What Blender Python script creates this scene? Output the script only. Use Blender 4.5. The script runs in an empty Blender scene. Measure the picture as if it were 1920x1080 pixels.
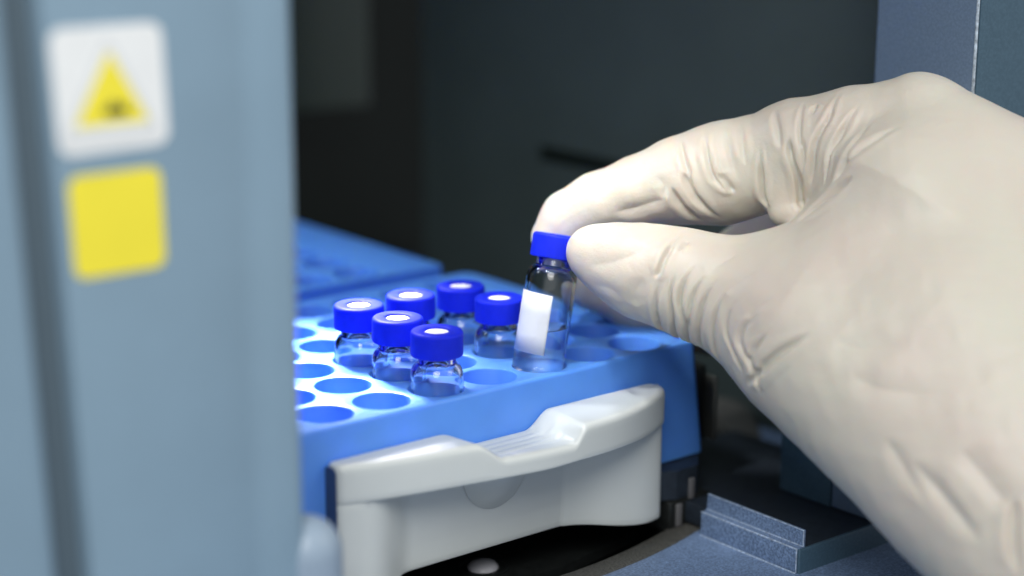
import bpy, bmesh, math, random
import numpy as np
from mathutils import Vector, Matrix
random.seed(4); np.random.seed(4)
S = 0.001                                   # everything below is written in millimetres

# ------------------------------------------------------------------ camera
FPX = 3500.0
YAW, EL, ROLL = math.radians(39.02), math.radians(13.92), math.radians(0.16)
CAM = np.array([-202.0179, -311.0011, 118.3161])
FW = np.array([math.sin(YAW)*math.cos(EL), math.cos(YAW)*math.cos(EL), -math.sin(EL)])
R0 = np.array([math.cos(YAW), -math.sin(YAW), 0.0]); U0 = np.cross(R0, FW)
RT = math.cos(ROLL)*R0 + math.sin(ROLL)*U0; UP = -math.sin(ROLL)*R0 + math.cos(ROLL)*U0
def at(x, y, D):                            # photo pixel + distance (mm) -> point in the place
    return CAM + (FW + (x-960)/FPX*RT - (y-540)/FPX*UP)*D
scene = bpy.context.scene
cd = bpy.data.cameras.new('camera'); cam = bpy.data.objects.new('camera', cd)
scene.collection.objects.link(cam); scene.camera = cam
cd.sensor_width = 36; cd.lens = FPX/1920*36; cd.clip_start = 0.01; cd.clip_end = 20
M = Matrix(((RT[0], UP[0], -FW[0]), (RT[1], UP[1], -FW[1]), (RT[2], UP[2], -FW[2])))
cam.matrix_world = Matrix.Translation(Vector(CAM)*S) @ M.to_4x4()
cd.dof.use_dof = True; cd.dof.focus_distance = 0.411; cd.dof.aperture_fstop = cd.lens/12.5
cd.dof.aperture_blades = 0

# ------------------------------------------------------------------ light
scene.view_settings.view_transform = 'Standard'; scene.view_settings.look = 'None'
scene.view_settings.exposure = 0.0; scene.view_settings.gamma = 1.0
scene.cycles.use_denoising = True
try: scene.cycles.denoiser = 'OPENIMAGEDENOISE'
except Exception: pass
scene.cycles.max_bounces = 32; scene.cycles.transmission_bounces = 32; scene.cycles.diffuse_bounces = 6; scene.cycles.glossy_bounces = 8; scene.cycles.transparent_max_bounces = 24
scene.cycles.sample_clamp_indirect = 6.0; scene.cycles.blur_glossy = 0.1
w = bpy.data.worlds.new('World'); scene.world = w; w.use_nodes = True
nt = w.node_tree; bg = nt.nodes['Background']
tc = nt.nodes.new('ShaderNodeTexCoord'); sx = nt.nodes.new('ShaderNodeSeparateXYZ'); rp = nt.nodes.new('ShaderNodeValToRGB')
mr = nt.nodes.new('ShaderNodeMapRange'); mr.inputs['From Min'].default_value = -1; mr.inputs['From Max'].default_value = 1
nt.links.new(tc.outputs['Generated'], sx.inputs[0]); nt.links.new(sx.outputs['Z'], mr.inputs['Value'])
nt.links.new(mr.outputs[0], rp.inputs[0]); nt.links.new(rp.outputs[0], bg.inputs[0])
rp.color_ramp.elements[0].color = (0.30, 0.31, 0.33, 1); rp.color_ramp.elements[1].color = (0.95, 1.0, 1.06, 1)
bg.inputs[1].default_value = 0.68

def area(name, loc, target, size, power, col, spread=180, sy=None):
    L = bpy.data.lights.new(name, 'AREA'); L.energy = power; L.color = col; L.size = size*S
    if sy: L.shape = 'RECTANGLE'; L.size_y = sy*S
    else: L.shape = 'DISK'
    L.spread = math.radians(spread)
    o = bpy.data.objects.new(name, L); scene.collection.objects.link(o)
    o.location = Vector(loc)*S
    o.rotation_euler = (Vector(target)-Vector(loc)).to_track_quat('-Z', 'Y').to_euler()
    return o
# work light inside the instrument, above the rack; added fill lamps after it
def spot(name, loc, target, power, col, cone, blend, size):
    L = bpy.data.lights.new(name, 'SPOT'); L.energy = power; L.color = col; L.spot_size = math.radians(cone); L.spot_blend = blend
    L.shadow_soft_size = size*S
    o = bpy.data.objects.new(name, L); scene.collection.objects.link(o); o.location = Vector(loc)*S
    o.rotation_euler = (Vector(target)-Vector(loc)).to_track_quat('-Z', 'Y').to_euler()
for k_, (lx, ly) in enumerate(((34, 100), (74, 98), (38, 138), (70, 140), (54, 118))):   # a cluster of four small lamps under the chamber roof
    spot('interior_lamp', (lx, ly, 155), (19, 35, 0), 2.7, (1.0, 0.90, 1.0), 25, 0.8, 4.0)
spot('fingertip_fill', (46, 50, 165), (60, 6, 26), 0.6, (0.98, 0.97, 1.0), 18, 1.0, 4)  # added lamp without a visible source, brightens fingertips and lifted vial
area('hand_fill', (-6, -22, 158), (74, -4, 30), 16, 0.0115, (1.0, 0.985, 0.97), 34)  # unseen fill lamp added to lighten thumb and index finger
area('rear_rack_fill', (-20, 135, 178), (45, 120, 0), 50, 0.12, (0.84, 0.92, 1.0), 110)  # added fill that brightens the rear rack and chamber wall
# room light from the ceiling, in front of the instrument
area('room_lamp', (-320, -420, 520), (40, -30, 0), 420, 3.9, (1.0, 0.985, 0.95))
area('room_lamp_right', (420, -420, 420), (80, -30, 20), 300, 0.7, (1.0, 0.97, 0.90))

# ------------------------------------------------------------------ materials
def mat(name, col, rough=0.5, spec=0.5, noise=0.0, nscale=400, bump=0.0, bscale=900, sss=0.0, ssc=(1, 1, 1), coat=0.0,
        rvar=0.0, det=4):
    m = bpy.data.materials.new(name); m.use_nodes = True
    n = m.node_tree.nodes; l = m.node_tree.links; b = n['Principled BSDF']
    b.inputs['Base Color'].default_value = (*col, 1); b.inputs['Roughness'].default_value = rough
    b.inputs['Specular IOR Level'].default_value = spec
    g = n.new('ShaderNodeNewGeometry')
    if noise:
        t = n.new('ShaderNodeTexNoise'); t.inputs['Scale'].default_value = nscale; t.inputs['Detail'].default_value = det
        l.new(g.outputs['Position'], t.inputs['Vector'])
        r = n.new('ShaderNodeValToRGB'); l.new(t.outputs['Fac'], r.inputs[0])
        r.color_ramp.elements[0].position = 0.3; r.color_ramp.elements[1].position = 0.7
        r.color_ramp.elements[0].color = (*[c*(1-noise) for c in col], 1)
        r.color_ramp.elements[1].color = (*[min(1, c*(1+noise)) for c in col], 1)
        l.new(r.outputs[0], b.inputs['Base Color'])
    if rvar:
        t = n.new('ShaderNodeTexNoise'); t.inputs['Scale'].default_value = nscale*0.4; t.inputs['Detail'].default_value = 5
        l.new(g.outputs['Position'], t.inputs['Vector'])
        q = n.new('ShaderNodeMapRange'); l.new(t.outputs['Fac'], q.inputs[0])
        q.inputs['To Min'].default_value = rough-rvar; q.inputs['To Max'].default_value = rough+rvar
        l.new(q.outputs[0], b.inputs['Roughness'])
    if bump:
        t = n.new('ShaderNodeTexNoise'); t.inputs['Scale'].default_value = bscale; t.inputs['Detail'].default_value = 3
        l.new(g.outputs['Position'], t.inputs['Vector'])
        q = n.new('ShaderNodeBump'); q.inputs['Strength'].default_value = bump; q.inputs['Distance'].default_value = 0.3*S
        l.new(t.outputs['Fac'], q.inputs['Height']); l.new(q.outputs[0], b.inputs['Normal'])
    if sss:
        b.inputs['Subsurface Weight'].default_value = sss
        b.inputs['Subsurface Radius'].default_value = ssc; b.inputs['Subsurface Scale'].default_value = 1.0*S
    if coat: b.inputs['Coat Weight'].default_value = coat
    return m
def glassmat(name, ior, tint=(1, 1, 1), rough=0.0, straight=0.0):
    m = bpy.data.materials.new(name); m.use_nodes = True
    b = m.node_tree.nodes['Principled BSDF']
    b.inputs['Base Color'].default_value = (*tint, 1); b.inputs['Roughness'].default_value = rough
    b.inputs['Transmission Weight'].default_value = 1; b.inputs['IOR'].default_value = ior
    n = m.node_tree.nodes; l = m.node_tree.links      # thin clear walls: part of the light goes straight on
    t = n.new('ShaderNodeBsdfTransparent'); mx = n.new('ShaderNodeMixShader'); mx.inputs[0].default_value = straight
    t.inputs[0].default_value = (*tint, 1)
    l.new(b.outputs[0], mx.inputs[1]); l.new(t.outputs[0], mx.inputs[2]); l.new(mx.outputs[0], n['Material Output'].inputs[0])
    return m
M_rack = mat('blue_rack_plastic', (0.10, 0.295, 0.82), 0.38, 0.5, 0.03, 150, 0.05, 1500, 0.25, (0.6, 1.2, 3.0))
M_handle = mat('off_white_plastic', (0.63, 0.665, 0.65), 0.30, 0.5, 0.012, 120, 0.03, 1200, 0.1, (1, 1, 1), rvar=0.05)
M_black = mat('black_plastic', (0.012, 0.014, 0.014), 0.42, 0.4, 0.3, 500, 0.15, 1500)
M_navy = mat('dark_carrier_plastic', (0.02, 0.028, 0.04), 0.45, 0.4, 0.2, 500, 0.1, 1500)
M_grey_panel = mat('blue_grey_painted_panel', (0.215, 0.318, 0.405), 0.48, 0.4, 0.03, 60, 0.05, 2500)
M_groove = mat('dark_groove_plastic', (0.10, 0.14, 0.17), 0.6, 0.3)  # darker blue grey base colour for the post's groove
M_cap = mat('blue_cap_plastic', (0.010, 0.024, 0.60), 0.5, 0.12, 0.04, 700, 0.05, 2500, 0.35, (0.2, 0.5, 2.2))
M_septum = mat('white_septum', (0.88, 0.88, 0.86), 0.5, 0.4)
M_label = mat('white_paper_label', (0.60, 0.63, 0.68), 0.62, 0.3, 0.015, 900, 0.06, 3000)
M_glass = glassmat('clear_glass', 1.48, (0.985, 0.995, 1.0))
M_liquid = glassmat('clear_liquid', 1.33, (0.99, 0.995, 1.0))
M_white_paint = mat('white_sticker', (0.80, 0.82, 0.82), 0.4, 0.4, 0.02, 200)
M_pale = mat('pale_grey_print', (0.64, 0.66, 0.67), 0.45, 0.4)
M_yellow = mat('yellow_sticker', (0.88, 0.76, 0.05), 0.42, 0.4, 0.02, 100)
M_print = mat('dark_print', (0.06, 0.06, 0.02), 0.5)
M_pin = mat('grey_pin_metal', (0.13, 0.13, 0.135), 0.35, 0.5)
M_screw = mat('pale_plastic_button', (0.62, 0.62, 0.66), 0.35, 0.5, 0.05, 300)
M_gasket = mat('speckled_gasket', (0.085, 0.085, 0.078), 0.7, 0.3, 0.6, 2600, 0.6, 2600)
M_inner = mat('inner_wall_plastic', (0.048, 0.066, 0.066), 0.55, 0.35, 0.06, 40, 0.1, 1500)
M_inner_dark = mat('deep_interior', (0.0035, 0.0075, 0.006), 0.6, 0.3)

def textured_plastic(name, col, grain=1.0, hi=0.5):
    m = bpy.data.materials.new(name); m.use_nodes = True
    n = m.node_tree.nodes; l = m.node_tree.links; b = n['Principled BSDF']
    g = n.new('ShaderNodeNewGeometry')
    v = n.new('ShaderNodeTexVoronoi'); v.inputs['Scale'].default_value = 2300
    t = n.new('ShaderNodeTexNoise'); t.inputs['Scale'].default_value = 1700; t.inputs['Detail'].default_value = 5; t.inputs['Roughness'].default_value = 0.65
    t2 = n.new('ShaderNodeTexNoise'); t2.inputs['Scale'].default_value = 60; t2.inputs['Detail'].default_value = 4
    for q in (v, t, t2): l.new(g.outputs['Position'], q.inputs['Vector'])
    r = n.new('ShaderNodeValToRGB'); l.new(t.outputs['Fac'], r.inputs[0])
    r.color_ramp.elements[0].position = 0.40; r.color_ramp.elements[0].color = (*[c*(1-0.25*grain) for c in col], 1)
    r.color_ramp.elements[1].position = 0.75; r.color_ramp.elements[1].color = (*[min(1, c*(1+hi*grain)+0.02*grain) for c in col], 1)
    mx = n.new('ShaderNodeMix'); mx.data_type = 'RGBA'; mx.blend_type = 'MULTIPLY'; mx.inputs['Factor'].default_value = 0.35
    l.new(r.outputs[0], mx.inputs['A']); l.new(t2.outputs['Color'], mx.inputs['B'])
    l.new(r.outputs[0], b.inputs['Base Color'])
    b.inputs['Roughness'].default_value = 0.42; b.inputs['Specular IOR Level'].default_value = 0.5
    bp = n.new('ShaderNodeBump'); bp.inputs['Strength'].default_value = 0.75*grain; bp.inputs['Distance'].default_value = 0.12*S
    l.new(t.outputs['Fac'], bp.inputs['Height']); l.new(bp.outputs[0], b.inputs['Normal'])
    return m
M_tex = textured_plastic('textured_blue_grey_plastic', (0.115, 0.175, 0.29), 1.0, 0.9)
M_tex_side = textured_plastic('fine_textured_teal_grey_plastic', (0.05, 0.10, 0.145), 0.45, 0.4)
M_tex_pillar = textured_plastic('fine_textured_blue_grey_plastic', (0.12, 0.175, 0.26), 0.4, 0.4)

# ------------------------------------------------------------------ mesh helpers
def link(o, parent=None):
    scene.collection.objects.link(o)
    if parent: o.parent = parent
    return o
def mesh_obj(name, V, F, m, parent=None, smooth=False, mats=None, fm=None):
    me = bpy.data.meshes.new(name); me.from_pydata([tuple(float(c)*S for c in v) for v in V], [], F)
    me.materials.append(m)
    if mats:
        for q in mats: me.materials.append(q)
    if fm: me.polygons.foreach_set('material_index', fm)
    if smooth: me.shade_smooth()
    me.update()
    return link(bpy.data.objects.new(name, me), parent)
def bm_obj(name, bm, m, parent=None, smooth=None):
    bmesh.ops.recalc_face_normals(bm, faces=bm.faces)
    for v in bm.verts: v.co *= S
    me = bpy.data.meshes.new(name); bm.to_mesh(me); bm.free(); me.materials.append(m)
    if smooth is not None:
        me.shade_smooth(); me.set_sharp_from_angle(angle=math.radians(smooth))
    return link(bpy.data.objects.new(name, me), parent)
def tag(o, label=None, cat=None, group=None, kind=None):
    if label: o['label'] = label
    if cat: o['category'] = cat
    if group: o['group'] = group
    if kind: o['kind'] = kind
    return o
def empty(name, loc):
    o = bpy.data.objects.new(name, None); o.location = Vector(loc)*S; o.empty_display_size = 0.01; return link(o)
def box(name, lo, hi, m, bev=0.0, parent=None, seg=3):
    bm = bmesh.new(); bmesh.ops.create_cube(bm, size=1)
    c = [(a+b)/2 for a, b in zip(lo, hi)]; d = [b-a for a, b in zip(lo, hi)]
    for v in bm.verts: v.co = Vector([c[i]+v.co[i]*d[i] for i in range(3)])
    if bev: bmesh.ops.bevel(bm, geom=bm.edges[:], offset=bev, segments=seg, profile=0.5, affect='EDGES')
    return bm_obj(name, bm, m, parent, 40 if bev else None)
def prism(name, pts, axis, a, b, m, bev=0.0, parent=None, edges='all'):
    """polygon pts (2-D) extruded along axis between a and b"""
    bm = bmesh.new()
    def mk(p, t):
        if axis == 'y': return Vector((p[0], t, p[1]))
        if axis == 'x': return Vector((t, p[0], p[1]))
        return Vector((p[0], p[1], t))
    v0 = [bm.verts.new(mk(p, a)) for p in pts]; v1 = [bm.verts.new(mk(p, b)) for p in pts]
    n = len(pts)
    for i in range(n): bm.faces.new((v0[i], v0[(i+1) % n], v1[(i+1) % n], v1[i]))
    bm.faces.new(v0[::-1]); bm.faces.new(v1)
    if bev: bmesh.ops.bevel(bm, geom=bm.edges[:], offset=bev, segments=3, profile=0.5, affect='EDGES')
    return bm_obj(name, bm, m, parent, 40)
def lathe(name, prof, m, parent=None, seg=64, smooth=50, closed=False, topcut=None):
    V = []; F = []
    prof = list(prof); n = len(prof)
    for i in range(seg):
        a = 2*math.pi*i/seg
        for r, z in prof: V.append((r*math.cos(a), r*math.sin(a), z))
    for i in range(seg):
        j = (i+1) % seg
        for k in range(n if closed else n-1):
            k2 = (k+1) % n
            F.append((i*n+k, j*n+k, j*n+k2, i*n+k2))
    bm = bmesh.new(); vs = [bm.verts.new(v) for v in V]
    for f in F: bm.faces.new([vs[q] for q in f])
    bmesh.ops.remove_doubles(bm, verts=bm.verts, dist=1e-4)
    return bm_obj(name, bm, m, parent, smooth)
def rpoly(corners, radii, n=6):
    """rounded polygon outline, counter-clockwise corners"""
    out = []; N = len(corners)
    for i in range(N):
        p = np.array(corners[i], float); a = np.array(corners[i-1], float); b = np.array(corners[(i+1) % N], float)
        r = radii[i] if hasattr(radii, '__len__') else radii
        da = (a-p)/np.linalg.norm(a-p); db = (b-p)/np.linalg.norm(b-p)
        ang = math.acos(max(-1, min(1, float(da@db)))); t = r/math.tan(ang/2)
        A = p+da*t; B = p+db*t
        for k in range(n+1):
            s = k/n; out.append(tuple((1-s)**2*A + 2*s*(1-s)*p + s*s*B))
    return out
def smooth01(x): x = max(0.0, min(1.0, x)); return x*x*(3-2*x)

# ------------------------------------------------------------------ the setting: inside of the instrument
PITCH = 14.5
# textured floor shelf with the round cut-out for the carousel
bm = bmesh.new()
arc = []
cx, cy, R = 48.0, 119.4, 144.8
for k in range(61):
    a = math.radians(-150 + 2.0*k*1.02)
    arc.append((cx+R*math.cos(a), cy+R*math.sin(a)))
arc = [p for p in arc if -90 < p[0] < 160]
pts = [(-90, -160)] + [(-90, arc[0][1])] + arc
pts = [p for p in pts]
pts += [(160, arc[-1][1]), (160, -160)]
top = [bm.verts.new((x, y, -42.2)) for x, y in pts]; bot = [bm.verts.new((x, y, -46)) for x, y in pts]
bm.faces.new(top[::-1]); bm.faces.new(bot)
for i in range(len(pts)): bm.faces.new((top[i], top[(i+1) % len(pts)], bot[(i+1) % len(pts)], bot[i]))
tag(bm_obj('floor', bm, M_tex, None, 40), 'textured blue grey plastic floor in front of the rack', kind='structure')
# carousel well: dark sunk floor
tag(box('floor_well', (-160, -60, -62), (240, 300, -53), M_inner_dark), 'black sunken floor under the rack', kind='structure')
# inner walls
tag(box('wall_right', (172, -22, -53), (180, 199, 200), M_inner), 'dark blue grey inner side wall', kind='structure')
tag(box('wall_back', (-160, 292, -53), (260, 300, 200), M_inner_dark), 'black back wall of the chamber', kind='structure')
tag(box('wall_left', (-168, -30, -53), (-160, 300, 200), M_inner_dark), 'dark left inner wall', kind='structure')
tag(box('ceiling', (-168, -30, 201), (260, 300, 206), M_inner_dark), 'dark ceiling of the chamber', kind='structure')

# slot in the right inner wall
slot = prism('wall_slot', [(88, 16.0), (136, 16.0), (136, 20.5), (88, 20.5)], 'x', 171.4, 171.95, M_inner_dark, 0.2)
tag(slot, 'long black slot in the dark side wall above the hand', 'slot')
# grey greenish unit far behind at the left, out of focus
tag(box('rear_unit', (150, 250, 18), (186, 285, 160), mat('rear_unit_plastic', (0.035, 0.052, 0.044), 0.5), 2.0), 'dark green grey unit deep inside the chamber beside the post', 'instrument part')

# ------------------------------------------------------------------ right door frame
fr = tag(empty('door_frame', (150, -42, -48)), 'blue grey plastic door frame behind the glove with a pale vertical edge', 'door frame')
def child_of(o, root):
    o.parent = root; o.matrix_parent_inverse = root.matrix_basis.inverted(); return o
child_of(prism('side_panel', rpoly([(141.3, -51.4), (240, -51.4), (240, -22.5), (141.3, -22.5)], [0.5, 1, 1, 1.2], 4), 'z', -42.1, 215, M_tex_pillar), fr)
child_of(box('front_panel', (142.0, -52.0, -42.1), (240, -51.45, 215), M_tex_side, 0.15), fr)
child_of(box('pale_edge', (141.05, -51.85, -42.1), (141.6, -51.3, 215), mat('pale_edge_plastic', (0.42, 0.50, 0.58), 0.4, 0.5, 0.5, 900, 0.5, 2000), 0.12), fr)  # narrow pale strip along the vertical front corner
lb = tag(empty('frame_sill', (110, -51, -42)), 'low dark sill block under the glove with a dark seam across its front', 'sill')
child_of(box('sill_top', (92.7, -50.6, -42.1), (140.7, 18, -37.0), M_navy, 0.3), lb)
child_of(box('upper_front_plate', (90.0, -51.7, -45.0), (140.9, -50.7, -36.6), M_tex_side, 0.25), lb)
child_of(box('lower_front_plate', (90.0, -51.4, -75), (140.9, -50.6, -45.65), M_tex_side, 0.25), lb)
child_of(box('inner_block', (91, -50.5, -75), (140.7, -28, -46.1), M_black, 0.0), lb)
child_of(box('jamb_back_face', (116.1, -36.9, -36.9), (140.8, -21.0, 12), M_tex_side, 0.4), lb)
child_of(box('jamb_front_face', (116.6, -51.3, -36.9), (140.9, -37.0, 12), M_tex_pillar, 0.5), lb)
# stepped L rail
rl = prism('step_rail', [(89.6, -42.15), (89.6, -36.4), (91.7, -36.4), (91.7, -32.5), (92.55, -32.5), (92.55, -42.15)], 'y', -51.0, -21.1, M_tex, 0.22)
M_edge_highlight = mat('rail_edge_highlight', (0.34, 0.42, 0.54), 0.4, 0.5, 0.5, 1400, 0.5, 2000)  # pale strips put edge highlights into the rail's colour
for nm, lo_, hi_ in (('pale_edge', (89.5, -51.1, -36.62), (89.9, -21.1, -36.32)), ('pale_edge', (91.62, -51.1, -32.7), (91.9, -21.1, -32.44)),
                     ('pale_edge', (91.5, -51.1, -36.42), (91.75, -21.2, -36.15)), ('pale_edge', (89.5, -51.12, -42.0), (89.85, -50.85, -36.4)),
                     ('pale_edge', (91.62, -51.12, -36.4), (91.95, -50.85, -32.5)), ('pale_edge', (89.3, -51.0, -42.25), (89.65, -21.2, -42.0))):
    child_of(box(nm, lo_, hi_, M_edge_highlight, 0.1), rl)
tag(rl, 'stepped blue grey plastic rail with painted-on bright edge highlights on the floor', 'rail')

# ------------------------------------------------------------------ left front post, out of focus
post = tag(empty('front_post', (-55, -42, -48)), 'wide blurred blue grey instrument post at the left edge with two stickers', 'instrument post')
def shear(o, k, z0):      # leans a part sideways with height
    for v in o.data.vertices: v.co.x += k*(v.co.z - z0*S)
    return o
R = 2.4
prof = [(-75.8, -39.8), (-75.5, -41.5), (-74.8, -42.0), (-43.6, -42.0), (-43.0, -41.72), (-38.6, -41.72), (-38.0, -42.0)]
for k in range(9):
    a = -math.pi/2 + k*math.pi/16; prof.append((-31.3-R+R*math.cos(a), -42+R+R*math.sin(a)))
prof += [(-31.3, -22), (-75.8, -22)]
ff = prism('front_face', prof, 'z', -110, 215, M_grey_panel)
for v in ff.data.vertices:
    if v.co.x < -0.070: v.co.x -= 0.036*(v.co.z-50*S)
child_of(ff, post)
child_of(shear(prism('recess', [(-82.2, -38.5), (-75.82, -38.5), (-75.82, -24), (-82.2, -24)], 'z', -110, 215, M_groove), -0.036, 50), post)
child_of(shear(prism('left_cover', rpoly([(-130, -43), (-81.8, -43), (-81.8, -22), (-130, -22)], [1, 2.6, 1, 1], 6), 'z', -110, 215, M_grey_panel), -0.036, 50), post)
def plate(name, c, rad, y, t, m, root):
    pts = rpoly([(p[0], p[1]) for p in c], rad, 5)
    return child_of(prism(name, pts, 'y', y-t, y, m), root)
wl = plate('warning_label', [(-75.4, 67.6), (-56.0, 67.9), (-56.7, 87.7), (-76.2, 87.7)], 2.6, -42.02, 0.15, M_white_paint, post)
def dec(name, pts, y, m, parent):
    o = prism(name, pts, 'y', y-0.06, y, m); o.parent = parent; return o
dec('faint_triangle', rpoly([(-75.0, 69.6), (-57.6, 69.6), (-66.3, 86.4)], 0.8, 3), -42.18, M_pale, wl)
dec('white_triangle', rpoly([(-73.8, 70.4), (-58.8, 70.4), (-66.3, 85.0)], 0.8, 3), -42.25, M_white_paint, wl)
dec('yellow_triangle', rpoly([(-72.6, 72.0), (-59.6, 72.0), (-66.2, 83.8)], 0.5, 3), -42.32, M_yellow, wl)
dec('warning_symbol', [(-67.3, 73.4), (-63.0, 73.4), (-63.6, 74.3), (-63.9, 75.4), (-64.9, 74.8), (-65.8, 75.9), (-66.6, 75.0), (-67.5, 74.6)], -42.39, M_print, wl)
plate('yellow_label', [(-73.8, 47.6), (-57.6, 47.6), (-57.9, 64.3), (-74.3, 64.3)], 2.2, -42.02, 0.15, M_yellow, post)['label'] = 'plain yellow rounded square sticker'
# rounded pale peg between post and handle
kp = at(572, 1085, 345)
pr = [(0, 0)] + [(7.0*math.sin(a), 7.0*(1-math.cos(a))*-1.0) for a in np.linspace(0.12, math.pi/2, 12)] + [(7.0, -60), (0, -60)]
kn = lathe('rounded_peg', [(r, z) for r, z in pr], mat('pale_blue_grey_paint', (0.28, 0.36, 0.45), 0.4), None, 48, 60)
kn.location = Vector((kp[0], kp[1], kp[2]+12.3))*S
tag(kn, 'pale blue grey rounded peg between the post and the tray handle', 'peg')

# ------------------------------------------------------------------ blue vial racks
def make_rack(name, nx0, nx1, ny, xr, xl, yf, yb, zb=-28.5, front=None):
    """block rack with round wells; wells at (i*PITCH, j*PITCH)"""
    rh, seg = 6.2, 44
    c = front or [(xl, yf), (xr, yf)]
    corners = c + [(xr+0.8, yb), (xl, yb)]
    rad = [3.0] + [8]*(len(c)-2) + [2.6, 4.0, 4.0]
    def outline(d, dz):
        cc = [(x + (d if x > 40 else -d), y + (-min(d, 0) * 0.9 if y < 40 else d)) for x, y in corners]
        return rpoly(cc, rad, 6)
    bm = bmesh.new()
    rings = []
    for d, z in [(-0.9, 0.0), (-0.45, -0.10), (-0.12, -0.42), (0.0, -0.9), (3.6, zb)]:
        rings.append([bm.verts.new((x, y, z)) for x, y in outline(d, z)])
    for a, b in zip(rings, rings[1:]):
        n = len(a)
        for i in range(n): bm.faces.new((a[i], b[i], b[(i+1) % n], a[(i+1) % n]))
    bm.faces.new(rings[-1][::-1])
    loops = [[(rings[0][i], rings[0][(i+1) % len(rings[0])]) for i in range(len(rings[0]))]]
    for i in range(nx0, nx1+1):
        for j in range(ny):
            X, Y = i*PITCH, j*PITCH + (yf+8.2)
            rr = [(rh+0.32, 0.0), (rh+0.10, -0.10), (rh, -0.34), (rh-0.05, -19.5), (rh-1.0, -20.4)]
            cr = [[bm.verts.new((X+r*math.cos(2*math.pi*k/seg), Y+r*math.sin(2*math.pi*k/seg), z)) for k in range(seg)] for r, z in rr]
            for a, b in zip(cr, cr[1:]):
                for k in range(seg): bm.faces.new((a[k], a[(k+1) % seg], b[(k+1) % seg], b[k]))
            bm.faces.new(cr[-1])
            loops.append([(cr[0][k], cr[0][(k+1) % seg]) for k in range(seg)])
    edges = []
    for lp in loops:
        for a, b in lp:
            e = bm.edges.get((a, b)) or bm.edges.new((a, b)); edges.append(e)
    bmesh.ops.triangle_fill(bm, edges=edges, use_beauty=True, use_dissolve=False, normal=(0, 0, 1))
    return bm_obj(name, bm, M_rack, None, 35)
rack = make_rack('vial_rack', -1, 6, 6, 101.0, -21.5, -8.2, 82.5, front=[(-21.5, -8.2), (66, -8.2), (80, -7.4), (101.0, -6.9)])
tag(rack, 'blue plastic vial rack with rows of round wells holding the capped vials', 'vial rack')
rack2 = make_rack('vial_rack', -1, 5, 6, 96.5, -21.5, 86.5, 176.5)
tag(rack2, 'blurred blue vial rack behind the front one, with empty wells', 'vial rack')
rack2.location.z = 1.6*S

# ------------------------------------------------------------------ drawer that carries the rack, with its handle
dr = tag(empty('tray_drawer', (40, -9, -48)), 'tray drawer under the blue rack with a curved off-white grip handle', 'drawer')
child_of(prism('carrier', rpoly([(-24, -5.5), (72, -5.5), (90, -12.5), (97, -12.5), (107.5, -1.5), (108.5, 84), (-24, 84)], [1, 2, 2, 2, 2, 2, 2], 4), 'z', -36, -28.9, M_navy, 0.0), dr)
child_of(prism('carrier_base', rpoly([(-22, 24), (84, 24), (92, 2), (104, 6), (104, 82), (-22, 82)], 1, 4), 'z', -46.5, -36.2, M_black), dr)
child_of(box('side_wall', (106.0, -1.5, -28.8), (110.5, 84, -9.0), M_black, 1.2), dr)
child_of(box('side_strip', (108.5, -6.2, -27), (109.4, -2.0, -11), mat('grey_brown_strip', (0.035, 0.037, 0.033), 0.4), 0.3), dr)
child_of(box('clip', (93.6, -13.4, -36.6), (95.2, -12.55, -31.5), M_pin, 0.25), dr)
child_of(box('clip', (89.2, -13.8, -42.5), (90.9, -12.95, -36.9), M_pin, 0.25), dr)
child_of(box('clip_block', (87.5, -12.9, -44), (101.0, -3, -36.3), M_black, 0.5), dr)

XK = [-5.2, 9, 27, 45, 52, 60, 69, 77, 84.2, 86]; YK = [-13, -16.9, -20.5, -23.2, -23.8, -23.3, -21.4, -18, -14.7, -13.9]
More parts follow.
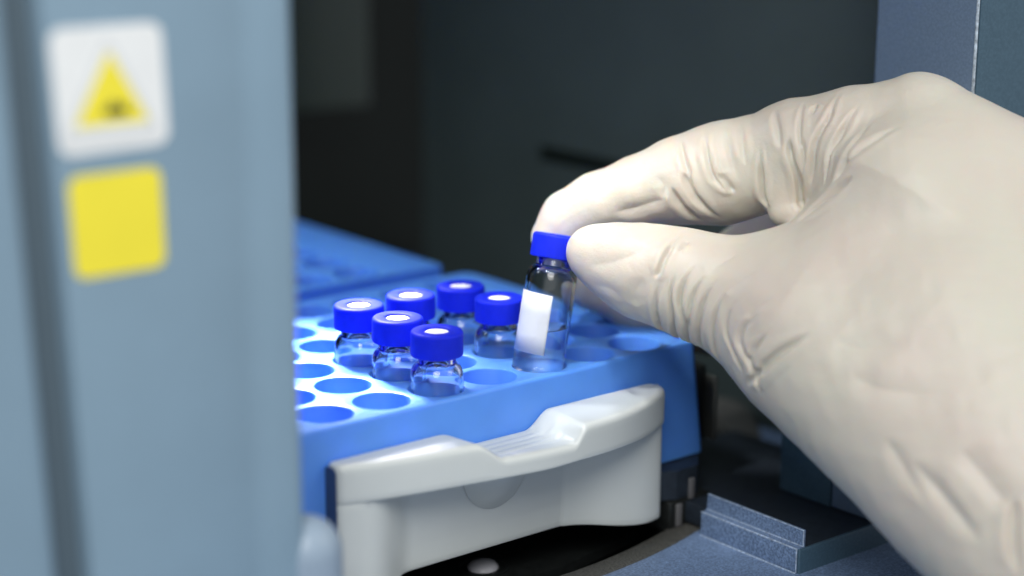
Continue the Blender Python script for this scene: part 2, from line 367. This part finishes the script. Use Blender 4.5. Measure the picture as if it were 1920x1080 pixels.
# smooth front curve
_c = np.polyfit([-5, 9, 27, 39, 50, 58, 69, 77, 84], [-13, -16.9, -20.6, -22.4, -23.6, -23.3, -21.4, -17.9, -14.6], 5)
def yfr(X): return float(np.polyval(_c, X))
X0, X1 = -5.4, 85.6
def section(X):
    dl, dr_ = X-X0, X1-X
    rl, rr = 1.3, 3.4
    ins = 0.0
    if dl < rl: ins = rl-math.sqrt(max(0, rl*rl-(rl-dl)**2))
    if dr_ < rr: ins = rr-math.sqrt(max(0, rr*rr-(rr-dr_)**2))
    f = yfr(X)+ins
    back = -8.45-min(ins, 0.8)
    zt = -6.9-0.35*min(ins, 1.5)
    # finger notch in the top
    def top(Y):
        k = (Y+9)/(-14.0)
        a0, a1 = 22.5+3.0*k, 33.0-1.5*k
        b0, b1 = 46.3+2.2*k, 53.4+(-1.2)*k
        s = smooth01((X-a0)/(a1-a0))*(1-smooth01((X-b0)/(b1-b0)))
        z = zt-3.9*s
        if s > 0.05: z -= s*0.2*(0.5-0.5*math.cos((Y+8)*2*math.pi/2.3))*(1 if -19 < Y < -10 else 0)
        return z
    # lower panel position
    mid = -9.5
    L = smooth01((X+1.0)/17.0); Rr = max(0.0, (X-60)/25.0)
    yp_flat = (f+0.5)*(1-L)+mid*L if X < 30 else mid
    if X > 58: yp_flat = mid + (f+0.55-mid)*min(1.0, smooth01((X-57)/12)*0.35*((X-57)/28)+0.65*((X-57)/28) if X > 57 else 0)*1.0
    yp_flat = max(yp_flat, f+0.0)
    tilt = 1.5*L*(1-min(1, max(0, (X-57)/26)))
    zb = -46.0
    if X < 14: zb = -46+7.5*smooth01((X-7)/7.0)
    else: zb = -38.5+0.9*0
    if X > 12: zb = -36.4-2.2*smooth01((X-60)/20)
    if 8 <= X <= 14: zb = -46+9.6*smooth01((X-8)/5.0)
    band = -14.9+0.5*smooth01((X-40)/12)*(1-smooth01((X-60)/18))
    P = []
    P.append((back, -29.6)); P.append((back, -20)); P.append((back, top(back)-1.6)); P.append((back-0.12, top(back)-0.75))
    P.append((back-0.5, top(back-0.5)-0.2)); P.append((back-1.1, top(back-1.1)))
    n = 22; a, b = back-1.1, f+1.7
    for k in range(1, n+1):
        Y = a+(b-a)*k/n; P.append((Y, top(Y)))
    zt_f = top(f+1.2); rad = 1.5
    for k in range(1, 7):
        t = k/6*math.pi/2; P.append((f+rad-rad*math.sin(t), zt_f-rad+rad*math.cos(t)))
    for k in range(1, 6):
        P.append((f+0.10*k/5, zt_f-rad+(band-(zt_f-rad))*k/5))
    P.append((f+0.2, band-0.22)); P.append((f+0.55, band-0.36))
    yp = lambda z: yp_flat+tilt*((band-z)/24.0)
    # scooped half-ellipse under the band
    def scoop(z):
        e = ((X-29.0)/8.3)**2+((z-band)/6.6)**2
        return 0.0 if e > 1 else 0.0
    P.append((yp(band-0.5), band-0.5))
    m_ = 18
    for k in range(1, m_+1):
        z = band-0.5+(zb+0.5-(band-0.5))*k/m_; P.append((yp(z), z))
    P.append((yp(zb)+0.15, zb+0.12)); P.append((yp(zb)+0.5, zb)); 
    yb2 = max(yp(zb)+1.0, back+0.9)
    P.append((yb2, zb)); P.append((yb2, -31.5)); P.append((max(back, yp(-30)+0.6)if yp(-30) > back else back, -30.4))
    return P
xs = [X0+0.02, X0+0.15, X0+0.4, X0+0.8, X0+1.3]+list(np.arange(-3.6, 81.9, 0.75))+[82.4, 83.0, 83.6, 84.2, 84.7, 85.1, 85.4, 85.55]
secs = [section(x) for x in xs]; n = len(secs[0])
V = [(x, p[0], p[1]) for x, s_ in zip(xs, secs) for p in s_]
F = []
for i in range(len(xs)-1):
    for k in range(n):
        k2 = (k+1) % n; F.append((i*n+k, i*n+k2, (i+1)*n+k2, (i+1)*n+k))
F.append(tuple(range(n))[::-1]); F.append(tuple((len(xs)-1)*n+k for k in range(n)))
h = mesh_obj('handle', V, F, M_handle)
bm = bmesh.new(); bm.from_mesh(h.data); bmesh.ops.recalc_face_normals(bm, faces=bm.faces); bm.to_mesh(h.data); bm.free()
h.data.shade_smooth(); h.data.set_sharp_from_angle(angle=math.radians(42))
child_of(h, dr)
child_of(prism('dark_end_sheet', [(-8.6, -45.9), (-8.6, -8.2), (-9.4, -7.7), (-11.6, -7.7), (-12.4, -8.6), (-12.4, -45.9)], 'x', -5.62, -5.42, mat('dark_blue_grey_end', (0.045, 0.075, 0.15), 0.45), 0.0), dr)  # thin dark blue grey sheet over the handle's left end
# finger scoop: a shallow cup moulded under the band
V = []; F = []; na, nb = 28, 10
for i in range(nb+1):
    for j in range(na+1):
        t = math.pi*j/na; q = i/nb
        x = 38.0-9.3*math.cos(t)*q; z = -16.4-10.6*math.sin(t)*q
        y0 = -9.5+1.5*((-15.0-z)/24.0)
        V.append((x, y0-0.25-5.0*(1-q*q), z))
for i in range(nb):
    for j in range(na): F.append((i*(na+1)+j, i*(na+1)+j+1, (i+1)*(na+1)+j+1, (i+1)*(na+1)+j))
sc = mesh_obj('grip_gusset', V, F, M_handle, None, True)
child_of(sc, dr)

# carousel rim gasket and its button
V = []; F = []; N = 90
for k in range(N+1):
    a = math.radians(-150+122*k/N)
    for r, z in ((144.9, -42.7), (143.6, -42.5), (137.5, -42.9), (136.6, -43.8), (136.6, -50)):
        V.append((48+r*math.cos(a), 119.4+r*math.sin(a), z))
for k in range(N):
    for q in range(4): F.append((k*5+q, k*5+q+1, (k+1)*5+q+1, (k+1)*5+q))
g = mesh_obj('rim_gasket', V, F, M_gasket, None, True)
tag(g, 'speckled grey brown curved seal along the edge of the textured floor', 'seal')
disc = prism('turntable', rpoly([(-60, -6), (60, -6.4), (100, 2), (140, 60), (140, 240), (-60, 240)], 6, 6), 'z', -50, -47.2, M_black)
tag(disc, 'glossy black turntable plate under the tray', 'turntable')
bt = tag(empty('screw_button', (45.1, 4.3, -47.1)), 'pale round button in a black ring on the turntable below the handle', 'button')
o = lathe('ring', [(5.9, 0.0), (5.9, 0.4), (5.6, 0.55), (5.2, 0.4), (5.0, 0.0)], M_black, bt, 48)
o = lathe('dome', [(3.6, 0.0), (3.5, 0.5), (3.0, 1.1), (2.0, 1.55), (0.9, 1.75), (0.0, 1.8)], M_screw, bt, 40, 70)

# ------------------------------------------------------------------ vials
def arcpts(cx_, cz_, r, a0, a1, n):
    return [(cx_+r*math.cos(math.radians(a0+(a1-a0)*k/n)), cz_+r*math.sin(math.radians(a0+(a1-a0)*k/n))) for k in range(n+1)]
RO = 5.8
outer = [(0.0, 0.0), (RO-0.9, 0.0)]+arcpts(RO-0.8, 0.8, 0.8, -90, 0, 5)[1:]+[(RO, 12.0), (RO, 20.7)] \
    + [(4.12+1.68*math.cos(math.radians(t)), 20.8+3.1*math.sin(math.radians(t))) for t in range(6, 85, 6)] + [(4.18, 24.0), (4.1, 24.25), (4.1, 30.2), (3.8, 30.48)]
inner = [(3.0, 30.48), (2.9, 30.2), (2.9, 23.8)] + [(3.0+2.0*math.cos(math.radians(t)), 20.4+3.0*math.sin(math.radians(t))) for t in range(78, 5, -9)] + [(RO-0.78, 19.5), (RO-0.78, 2.2)] \
    + arcpts(RO-2.1, 2.2, 1.32, 0, -80, 5) + [(0.0, 0.85)]
EXT = 1.6
outer = [(q_, z_+EXT if z_ > 11 else z_) for q_, z_ in outer]; inner = [(q_, z_+EXT if z_ > 11 else z_) for q_, z_ in inner]
def liquid_mesh(level, tilt, parent):
    """liquid body, a hair clear of the glass; surface stays level when the vial leans"""
    r = RO-0.74; seg = 48
    prof_ = [(0.0, 0.80)]+[(x-0.0, z+0.02) for x, z in arcpts(RO-2.1, 2.2, 1.36, -80, 0, 5)]+[(r, 3.0)]
    rows = []
    V = []; F = []
    tx, ty = tilt
    for i in range(seg):
        a = 2*math.pi*i/seg; c, s_ = math.cos(a), math.sin(a)
        for q, z in prof_: V.append((q*c, q*s_, z))
        for q, dz in ((r, 0.35), (r-0.10, 0.22), (r-0.5, 0.06), (r-1.3, 0.0), (0.0, 0.0)):
            V.append((q*c, q*s_, level+dz+tx*q*c+ty*q*s_))
    n_ = len(prof_)+5
    bm = bmesh.new(); vs = [bm.verts.new(v) for v in V]
    for i in range(seg):
        j = (i+1) % seg
        for k in range(n_-1): bm.faces.new((vs[i*n_+k], vs[j*n_+k], vs[j*n_+k+1], vs[i*n_+k+1]))
    bmesh.ops.remove_doubles(bm, verts=bm.verts, dist=1e-4)
    return bm_obj('liquid', bm, M_liquid, parent, 60)
def make_vial(level, tilt=(0, 0)):
    root = empty('glass_vial', (0, 0, 0))
    lathe('glass_body', outer+inner, M_glass, root, 72, 60)
    # open-top screw cap with fine knurling hidden by the soft moulding
    cr = 5.72
    cap = [(cr-0.35, 25.7), (cr-0.05, 25.85), (cr, 26.2), (cr-0.02, 30.4)]+arcpts(cr-0.75, 30.45, 0.73, 0, 88, 6)+[(3.05, 31.2), (2.8, 31.12), (2.62, 30.9), (2.6, 30.52), (4.4, 30.52), (4.4, 25.7)]
    cap = [(q_, z_+EXT) for q_, z_ in cap]
    lathe('cap', cap, M_cap, root, 96, 50, closed=True)
    lathe('septum', [(q_, z_+EXT) for q_, z_ in [(0, 30.84), (1.2, 30.86), (2.3, 30.84), (2.56, 30.78), (2.56, 30.5), (0, 30.5)]], M_septum, root, 48)
    liquid_mesh(level, tilt, root)
    return root
def copy_tree(o, parent=None):
    c = o.copy(); scene.collection.objects.link(c); c.parent = parent
    for ch in list(o.children): copy_tree(ch, c)
    return c
spots = [((2, 0), 'blue capped glass vial nearest the camera in the front row of the rack'),
         ((2, 1), 'blue capped vial just behind and left of the vial nearest the camera'),
         ((2, 2), 'leftmost blue capped vial, empty wells to its left'),
         ((3, 2), 'blurred blue capped vial half hidden behind the second one from the front'),
         ((4, 2), 'most distant blue capped vial, at the top of the group'),
         ((4, 1), 'blue capped vial just left of the lifted vial with the white label')]
ZB = -18.1-EXT                                       # foot of the vials inside the wells
proto = None
for k, ((i, j), lab) in enumerate(spots):
    if proto is None: proto = v_ = make_vial(10.0)
    else: v_ = copy_tree(proto)
    v_.location = Vector((i*PITCH, j*PITCH, ZB))*S
    v_.rotation_euler = (math.radians(random.uniform(-.5, .5)), math.radians(random.uniform(-.5, .5)), random.uniform(0, 6))
    tag(v_, lab, 'vial', 'blue capped vials standing in the rack')
# the lifted vial: leans back and to the right
P0 = np.array([58.1, 0.5, 0.0])
th = math.radians(8.9)
ax = math.cos(th)*(UP+0.045*FW*-1) + math.sin(th)*RT
ax = ax/np.linalg.norm(ax)
zx = Vector(ax)
fx = -Vector(FW); fx = (fx-fx.dot(zx)*zx).normalized()           # local -Y points at the camera
xx = (-fx).cross(zx).normalized()
Rm = Matrix((xx, -fx, zx)).transposed()
base = Vector(P0)-zx*3.1
nz = Rm.transposed() @ Vector((0, 0, 1))
held = make_vial(11.6, (-nz.x/nz.z, -nz.y/nz.z))
held.matrix_world = Matrix.Translation(base*S) @ Rm.to_4x4()
held.children[0]
tag(held, 'glass vial with blank white label lifted out of its well by the gloved fingers', 'vial')
# paper label wrapped on the glass
V = []; F = []; n1 = 30
for k in range(n1+1):
    a = math.radians(-97+105*k/n1)
    for z in (5.9, 10.0, 15, 19.6):
        for rr_ in (RO+0.03,):
            zz = z-(0.55 if z > 16 else 0.35)*(k/n1)*1.0
            V.append((rr_*math.sin(a), -rr_*math.cos(a), zz))
for k in range(n1):
    for q in range(3): F.append((k*4+q, (k+1)*4+q, (k+1)*4+q+1, k*4+q+1))
lb_ = mesh_obj('label_strip', V, F, M_label, held, True)
sm = lb_.modifiers.new('thickness', 'SOLIDIFY'); sm.thickness = 0.09*S; sm.offset = 1.0

# ------------------------------------------------------------------ gloved hand (one continuous surface from a distance field)
def pr_(x, y, D, rpx): D += 3.5; return (at(x, y, D), rpx*D/FPX)
def cone(P, a, b):
    (pa, ra), (pb, rb) = a, b
    ba = pb-pa; L2 = float(ba@ba); pp = P-pa.astype(np.float32)
    t = np.clip((pp@ba.astype(np.float32))/L2, 0, 1)
    d = pp-t[..., None]*ba.astype(np.float32)
    return np.sqrt((d*d).sum(-1))-(ra+t*(rb-ra))
def smin(a, b, k):
    h_ = np.maximum(k-np.abs(a-b), 0)/k
    return np.minimum(a, b)-h_*h_*k*0.25
def chain(P, pts, k):
    d = None
    for a, b in zip(pts, pts[1:]):
        c = cone(P, a, b); d = c if d is None else smin(d, c, k)
    return d
INDEX = [pr_(1041, 446, 429.5, 45), pr_(1068, 410, 429, 50), pr_(1120, 380, 427, 54), pr_(1195, 358, 425, 62), pr_(1280, 337, 422, 79), pr_(1350, 325, 420, 92), pr_(1410, 312, 418, 94)]
INDEX2 = [pr_(1425, 305, 417, 90), pr_(1500, 290, 414, 102), pr_(1600, 275, 409, 108), pr_(1715, 246, 404, 106)]
FLAP = [pr_(1462, 270, 411, 50), pr_(1466, 350, 410, 42), pr_(1473, 392, 409, 35)]
THUMB = [pr_(1113, 474, 409.0, 51), pr_(1150, 488, 408, 68), pr_(1205, 508, 406, 87), pr_(1262, 522, 404, 92), pr_(1310, 536, 402, 97), pr_(1365, 552, 400, 106), pr_(1430, 570, 398, 128), pr_(1500, 610, 394, 160)]
WEB = [pr_(1480, 570, 397, 108), pr_(1618, 515, 397, 124), pr_(1700, 400, 398, 180)]
THENAR = [pr_(1500, 610, 394, 150), pr_(1590, 690, 388, 160), pr_(1690, 780, 381, 165), pr_(1800, 890, 374, 170), pr_(1930, 1020, 366, 180)]
BACK = [pr_(1722, 238, 405, 103), pr_(1790, 330, 402, 135), pr_(1868, 390, 400, 150), pr_(1950, 470, 398, 180), pr_(2080, 650, 392, 220)]
MASS = [pr_(1640, 560, 396, 190), pr_(1760, 640, 390, 220), pr_(1860, 760, 384, 240), pr_(1990, 900, 378, 250)]
MASS2 = [pr_(1780, 450, 398, 190), pr_(1900, 620, 392, 230), pr_(2050, 850, 384, 260)]
ARM = [pr_(2020, 900, 376, 270), pr_(2220, 1130, 368, 255), pr_(2480, 1420, 362, 262)]
MIDDLE = [pr_(1112, 538, 452, 44), pr_(1200, 560, 455, 54), pr_(1300, 566, 458, 74), pr_(1400, 520, 455, 84), pr_(1500, 440, 446, 100), pr_(1640, 330, 434, 110), pr_(1780, 290, 424, 110)]
RING = [pr_(1250, 590, 476, 52), pr_(1330, 596, 478, 62), pr_(1420, 570, 476, 78), pr_(1540, 460, 462, 95), pr_(1700, 380, 446, 105), pr_(1830, 370, 434, 110)]
PINKY = [pr_(1390, 640, 492, 48), pr_(1460, 610, 492, 60), pr_(1580, 520, 478, 80), pr_(1740, 470, 458, 95), pr_(1890, 460, 440, 105)]
KNUCK = pr_(1724, 226, 405, 92)
def sdf(P):
    thumb = chain(P, THUMB, 2.5)
    palm = smin(chain(P, WEB, 6), chain(P, THENAR, 6), 8)
    palm = smin(palm, chain(P, MASS, 8), 8); palm = smin(palm, chain(P, MASS2, 8), 8)
    palm = smin(palm, chain(P, BACK, 8), 7); palm = smin(palm, chain(P, ARM, 8), 12)
    idx = chain(P, INDEX, 3.0)
    idx = smin(idx, chain(P, INDEX2, 3.0), 1.2); idx = smin(idx, chain(P, FLAP, 2), 2.2)
    body = smin(thumb, palm, 5.0)
    c = at(1600, 420, 400); d = np.sqrt(((P-c.astype(np.float32))**2).sum(-1))
    k = 0.5+6.0*np.clip((24-d)/14, 0, 1)
    body = smin(body, idx, k)
    m3 = smin(chain(P, MIDDLE, 5), chain(P, RING, 5), 1.5); m3 = smin(m3, chain(P, PINKY, 5), 1.5)
    c2 = at(1850, 450, 415); d2 = np.sqrt(((P-c2.astype(np.float32))**2).sum(-1))
    k2 = 0.5+10.0*np.clip((55-d2)/25, 0, 1)
    return smin(body, m3, k2)
allp = INDEX+INDEX2+THUMB+WEB+THENAR+BACK+MASS+MASS2+ARM+MIDDLE+RING+PINKY
lo = np.min([p-r for p, r in allp], 0)-3; hi = np.max([p+r for p, r in allp], 0)+3
H = 0.74
nx, ny, nz_ = [int(math.ceil((b-a)/H))+1 for a, b in zip(lo, hi)]
G = np.empty((nx, ny, nz_), np.float32)
yy, zz = np.meshgrid(lo[1]+H*np.arange(ny), lo[2]+H*np.arange(nz_), indexing='ij')
# coarse pass finds which slabs matter, fine pass fills them
step = 8
for i0 in range(0, nx, step):
    i1 = min(nx, i0+step)
    P = np.empty((i1-i0, ny, nz_, 3), np.float32)
    P[..., 0] = (lo[0]+H*np.arange(i0, i1))[:, None, None]; P[..., 1] = yy; P[..., 2] = zz
    for j0 in range(0, ny, 16):
        for k0 in range(0, nz_, 16):
            blk = P[:, j0:j0+16, k0:k0+16]
            c = blk.reshape(-1, 3).mean(0)[None]
            v = float(sdf(c)[0])
            if abs(v) > 26*H*0.62+4: G[i0:i1, j0:j0+16, k0:k0+16] = v
            else: G[i0:i1, j0:j0+16, k0:k0+16] = sdf(blk)
def surface_nets(G, lo, H):
    s = G < 0
    c = np.zeros(tuple(d-1 for d in G.shape), np.int8)
    for dx in (0, 1):
        for dy in (0, 1):
            for dz in (0, 1):
                c += s[dx:dx+c.shape[0], dy:dy+c.shape[1], dz:dz+c.shape[2]].astype(np.int8)
    act = (c > 0) & (c < 8); ids = -np.ones(act.shape, np.int64); idx = np.argwhere(act); ids[act] = np.arange(len(idx))
    acc = np.zeros((len(idx), 3)); cnt = np.zeros(len(idx))
    cor = [(a, b, d) for a in (0, 1) for b in (0, 1) for d in (0, 1)]
    for a in cor:
        for ax_ in range(3):
            if a[ax_]: continue
            b = list(a); b[ax_] = 1
            va = G[idx[:, 0]+a[0], idx[:, 1]+a[1], idx[:, 2]+a[2]]; vb = G[idx[:, 0]+b[0], idx[:, 1]+b[1], idx[:, 2]+b[2]]
            m = (va < 0) != (vb < 0); t = va/(va-vb+1e-12)
            p = np.repeat(np.array(a, float)[None], len(idx), 0); p[:, ax_] = t
            acc[m] += p[m]; cnt[m] += 1
    V = (idx+acc/cnt[:, None])*H+lo
    Q = []
    for ax_ in range(3):
        u_, v_ = (ax_+1) % 3, (ax_+2) % 3
        sl0 = [slice(None)]*3; sl1 = [slice(None)]*3; sl0[ax_] = slice(0, -1); sl1[ax_] = slice(1, None)
        e = np.argwhere(s[tuple(sl0)] != s[tuple(sl1)])
        e = e[(e[:, u_] > 0) & (e[:, v_] > 0) & (e[:, u_] < ids.shape[u_]) & (e[:, v_] < ids.shape[v_])]
        def g(du, dv):
            q = e.copy(); q[:, u_] += du; q[:, v_] += dv; return ids[q[:, 0], q[:, 1], q[:, 2]]
        quad = np.stack([g(-1, -1), g(0, -1), g(0, 0), g(-1, 0)], 1)
        flip = s[e[:, 0], e[:, 1], e[:, 2]]
        quad[~flip] = quad[~flip][:, ::-1]
        Q.append(quad)
    return V, np.concatenate(Q)
V, Q = surface_nets(G, lo, H); del G
def grad(P):
    e = 0.25; g = np.zeros(P.shape)
    for a in range(3):
        d = np.zeros(3, np.float32); d[a] = e
        g[:, a] = (sdf(P+d)-sdf(P-d))
    return g/np.maximum(np.linalg.norm(g, axis=1, keepdims=True), 1e-9)
V = V.astype(np.float32); V = V-(grad(V)*sdf(V)[:, None]*0.95).astype(np.float32)
me = bpy.data.meshes.new('tmp'); me.vertices.add(len(V)); me.vertices.foreach_set('co', V.astype(np.float32).ravel())
me.loops.add(Q.size); me.loops.foreach_set('vertex_index', Q.astype(np.int32).ravel())
me.polygons.add(len(Q)); me.polygons.foreach_set('loop_start', np.arange(0, Q.size, 4, dtype=np.int32))
me.update(calc_edges=True)
tmp = bpy.data.objects.new('tmp', me); link(tmp)
sb = tmp.modifiers.new('s', 'SUBSURF'); sb.levels = 1; sb.render_levels = 1
dg = bpy.context.evaluated_depsgraph_get(); hm = bpy.data.meshes.new_from_object(tmp.evaluated_get(dg))
bpy.data.objects.remove(tmp); hm.name = 'gloved_hand'
nv = len(hm.vertices); C = np.empty(nv*3, np.float32); hm.vertices.foreach_get('co', C); C = C.reshape(-1, 3)
hm.update(); Nn = np.empty(nv*3, np.float32); hm.vertex_normals.foreach_get('vector', Nn); Nn = Nn.reshape(-1, 3)

# glove folds: each fold is a polyline lying on the surface (found by marching from the lens), then cut as a real valley with raised lips
def onto(x, y, d0=300):
    t = d0; dv = FW+(x-960)/FPX*RT-(y-540)/FPX*UP
    for _ in range(90):
        p = (CAM+dv*t)[None].astype(np.float32); d = float(sdf(p)[0])
        if d < 0.02: return p[0]
        t += max(d*0.8, 0.02)
        if t > 520: return None
    return (CAM+dv*t).astype(np.float32)
FOLDS = [  # (pixels along the fold, half width mm, depth mm)
 ([(1286, 436), (1251, 475), (1237, 507), (1228, 521)], .75, .75), ([(1238, 521), (1229, 556), (1232, 598)], .7, .65),
 ([(1332, 434), (1292, 455), (1272, 472)], .75, .4), ([(1268, 505), (1257, 545), (1260, 591), (1265, 622)], .65, .75),
 ([(1309, 494), (1286, 524), (1274, 563), (1283, 605), (1287, 630)], .7, .8), ([(1334, 505), (1309, 535), (1297, 563), (1292, 591)], .6, .6),
 ([(1352, 519), (1323, 556), (1312, 591), (1309, 630)], .7, .85), ([(1372, 535), (1345, 577), (1336, 612), (1337, 640)], .75, .85),
 ([(1386, 560), (1366, 591), (1362, 623), (1371, 648)], .65, .6), ([(1427, 588), (1394, 612), (1386, 640), (1399, 668)], .8, .65),
 ([(1455, 610), (1423, 640), (1408, 665), (1412, 690)], .8, .7), ([(1520, 622), (1490, 642), (1462, 661), (1437, 682), (1422, 697)], 1.1, 1.0),
 ([(1455, 552), (1415, 580), (1400, 598)], 1.4, .22), ([(1420, 505), (1385, 530), (1362, 552)], 1.4, .2), ([(1385, 475), (1345, 498), (1325, 516)], 1.4, .2),
 ([(1208, 520), (1190, 550), (1196, 575)], 2.4, .28), ([(1240, 440), (1200, 470), (1150, 490), (1100, 500)], 2.4, .30), ([(1110, 535), (1150, 545), (1190, 590)], 2.4, .18),
 ([(1279, 320), (1290, 345), (1306, 373), (1351, 409)], 1.0, .95), ([(1258, 350), (1281, 389), (1318, 415)], 1.1, .6),
 ([(1277, 262), (1283, 303), (1302, 348)], .75, .45), ([(1322, 240), (1326, 291), (1338, 332), (1367, 364)], .75, .5),
 ([(1347, 324), (1379, 362)], .9, .45), ([(1360, 236), (1368, 280), (1380, 330)], .9, .22), ([(1388, 230), (1392, 270), (1398, 310)], .8, .25),
 ([(1419, 208), (1426, 275), (1428, 340), (1432, 372), (1442, 392)], .8, 1.05), ([(1452, 205), (1458, 240), (1470, 290)], .9, .3),
 ([(1484, 192), (1481, 283), (1496, 332), (1502, 380), (1500, 402)], .85, .95), ([(1508, 190), (1500, 240), (1503, 290)], .6, .4),
 ([(1516, 205), (1507, 285), (1505, 340)], .55, .4), ([(1580, 170), (1553, 220), (1530, 267), (1523, 322), (1520, 350)], .8, .55),
 ([(1612, 195), (1576, 253), (1553, 294), (1543, 352)], .8, .6), ([(1640, 205), (1605, 262), (1580, 310), (1560, 352)], .9, .4),
 ([(1690, 236), (1640, 262), (1605, 285), (1575, 322), (1563, 350)], 1.2, .45),
 ([(1490, 420), (1515, 400), (1540, 380), (1575, 350), (1600, 330)], 1.2, .8), ([(1545, 165), (1530, 195), (1520, 215)], .7, .4),
 ([(1250, 372), (1200, 388), (1150, 400)], 2.2, .45), ([(1230, 330), (1245, 350), (1240, 372)], 1.6, .3),
 ([(1709, 862), (1750, 910), (1789, 956), (1842, 1024)], 2.2, .8), ([(1660, 820), (1690, 872), (1740, 950)], 1.8, .4), ([(1800, 840), (1850, 900), (1900, 960)], 3.0, .5),
 ([(1905, 930), (1900, 1000), (1908, 1076)], 1.2, .8), ([(1590, 700), (1660, 730), (1760, 735)], 3.5, .35), ([(1560, 640), (1620, 650), (1700, 640)], 3.5, .25),
]
fine = []                                   # hair-fine creases running beside the main folds
rj = np.random.RandomState(3)
for line, wd, dep in FOLDS:
    if wd < 1.05 and dep >= .5:
        for sgn in (1, -1):
            dx, dy = sgn*rj.uniform(6, 11), rj.uniform(-3, 3)
            fine.append(([(x+dx+rj.uniform(-1, 1), y+dy) for x, y in line], rj.uniform(.28, .42), rj.uniform(.10, .2)))
FOLDS += fine
disp = np.zeros(nv, np.float32)
rng = np.random.RandomState(7)
for line, wd, dep in FOLDS:
    if .5 < wd < 1.3: dep *= 1.75
    tail = .5 < wd < 1.15 and line[-1][1] > 585
    pts = [onto(x, y) for x, y in line]; pts = [p for p in pts if p is not None]
    if len(pts) < 2: continue
    if tail:                                # carry the fold on round the underside of the thumb
        for _ in range(3):
            q = pts[-1]+(pts[-1]-pts[-2])/np.linalg.norm(pts[-1]-pts[-2])*2.2
            for _k in range(5): q = (q[None]-grad(q[None])*sdf(q[None])[:, None]*0.9).astype(np.float32)[0]
            pts.append(q)
    A = np.array(pts); m = len(A); tt = np.linspace(0, m-1, (m-1)*6+1); B = []
    for t in tt:
        i = min(int(t), m-2); f = t-i; p0, p1, p2, p3 = A[max(i-1, 0)], A[i], A[i+1], A[min(i+2, m-1)]
        B.append(0.5*((2*p1)+(-p0+p2)*f+(2*p0-5*p1+4*p2-p3)*f*f+(-p0+3*p1-3*p2+p3)*f**3))
    B = np.array(B, np.float32)
    lo_, hi_ = B.min(0)-wd*4.5, B.max(0)+wd*4.5
    sel = np.where(((C > lo_) & (C < hi_)).all(1))[0]
    if not len(sel): continue
    X = C[sel]; best = np.full(len(sel), 1e9, np.float32); par = np.zeros(len(sel), np.float32)
    for i in range(len(B)-1):
        a, b = B[i], B[i+1]; ba = b-a; L2 = float(ba@ba)+1e-9
        t = np.clip(((X-a)@ba)/L2, 0, 1); d = np.linalg.norm(X-a-t[:, None]*ba, axis=1)
        u = d < best; best[u] = d[u]; par[u] = (i+t[u])/(len(B)-1)
    fade = np.clip(np.minimum(par, 1-par)*3.2, 0, 1); fade = fade*fade*(3-2*fade)
    wl_ = wd*(0.55+0.45*fade); val = dep*(-0.55*np.exp(-(best/(0.8*wl_))**2)-0.85*np.exp(-best/(0.45*wl_))+0.40*np.exp(-((best-1.7*wl_)/(1.0*wl_))**2))
    disp[sel] += val*fade
# loose latex: faint broad ripples everywhere
def ripple(X, f, ph):
    return np.sin(X@f+ph+1.3*np.sin(X@(f[[1, 2, 0]]*0.7)+ph*2))
rp_ = np.zeros(nv, np.float32)
for q in range(7):
    f = rng.normal(size=3)*0.16; rp_ += ripple(C, f.astype(np.float32), rng.uniform(0, 6)).astype(np.float32)
for q in range(6):
    f = rng.normal(size=3)*0.5; rp_ += 0.3*ripple(C, f.astype(np.float32), rng.uniform(0, 6)).astype(np.float32)
disp = np.where(disp > 0, 0.34*np.tanh(disp/0.34), 1.25*np.tanh(disp/1.25)).astype(np.float32)
disp += 0.055*rp_
C = C+Nn*disp[:, None]
hm.vertices.foreach_set('co', (C*S).astype(np.float32).ravel()); hm.update(); hm.shade_smooth()

mg = bpy.data.materials.new('cream_latex'); mg.use_nodes = True
n = mg.node_tree.nodes; l = mg.node_tree.links; b = n['Principled BSDF']
gm = n.new('ShaderNodeNewGeometry')
t1 = n.new('ShaderNodeTexNoise'); t1.inputs['Scale'].default_value = 45; t1.inputs['Detail'].default_value = 4
t2 = n.new('ShaderNodeTexNoise'); t2.inputs['Scale'].default_value = 1600; t2.inputs['Detail'].default_value = 4
t3 = n.new('ShaderNodeTexNoise'); t3.inputs['Scale'].default_value = 420; t3.inputs['Detail'].default_value = 3
for q in (t1, t2, t3): l.new(gm.outputs['Position'], q.inputs['Vector'])
cr = n.new('ShaderNodeValToRGB'); l.new(t1.outputs['Fac'], cr.inputs[0])
cr.color_ramp.elements[0].position = .3; cr.color_ramp.elements[0].color = (0.59, 0.52, 0.455, 1)
cr.color_ramp.elements[1].position = .7; cr.color_ramp.elements[1].color = (0.585, 0.56, 0.475, 1)
l.new(cr.outputs[0], b.inputs['Base Color'])
b.inputs['Roughness'].default_value = 0.44; b.inputs['Specular IOR Level'].default_value = 0.45
b.inputs['Subsurface Weight'].default_value = 0.55; b.inputs['Subsurface Radius'].default_value = (1.9, 0.95, 0.5); b.inputs['Subsurface Scale'].default_value = 1.0*S
ad = n.new('ShaderNodeMath'); ad.operation = 'MULTIPLY_ADD'; ad.inputs[1].default_value = 2.0
l.new(t3.outputs['Fac'], ad.inputs[0]); l.new(t2.outputs['Fac'], ad.inputs[2])
bp = n.new('ShaderNodeBump'); bp.inputs['Strength'].default_value = 0.42; bp.inputs['Distance'].default_value = 0.14*S
l.new(ad.outputs[0], bp.inputs['Height']); l.new(bp.outputs[0], b.inputs['Normal'])
hm.materials.clear(); hm.materials.append(mg)
hand = link(bpy.data.objects.new('gloved_hand', hm))
tag(hand, 'right hand in a creased cream latex glove pinching the labelled vial by its cap', 'gloved hand')
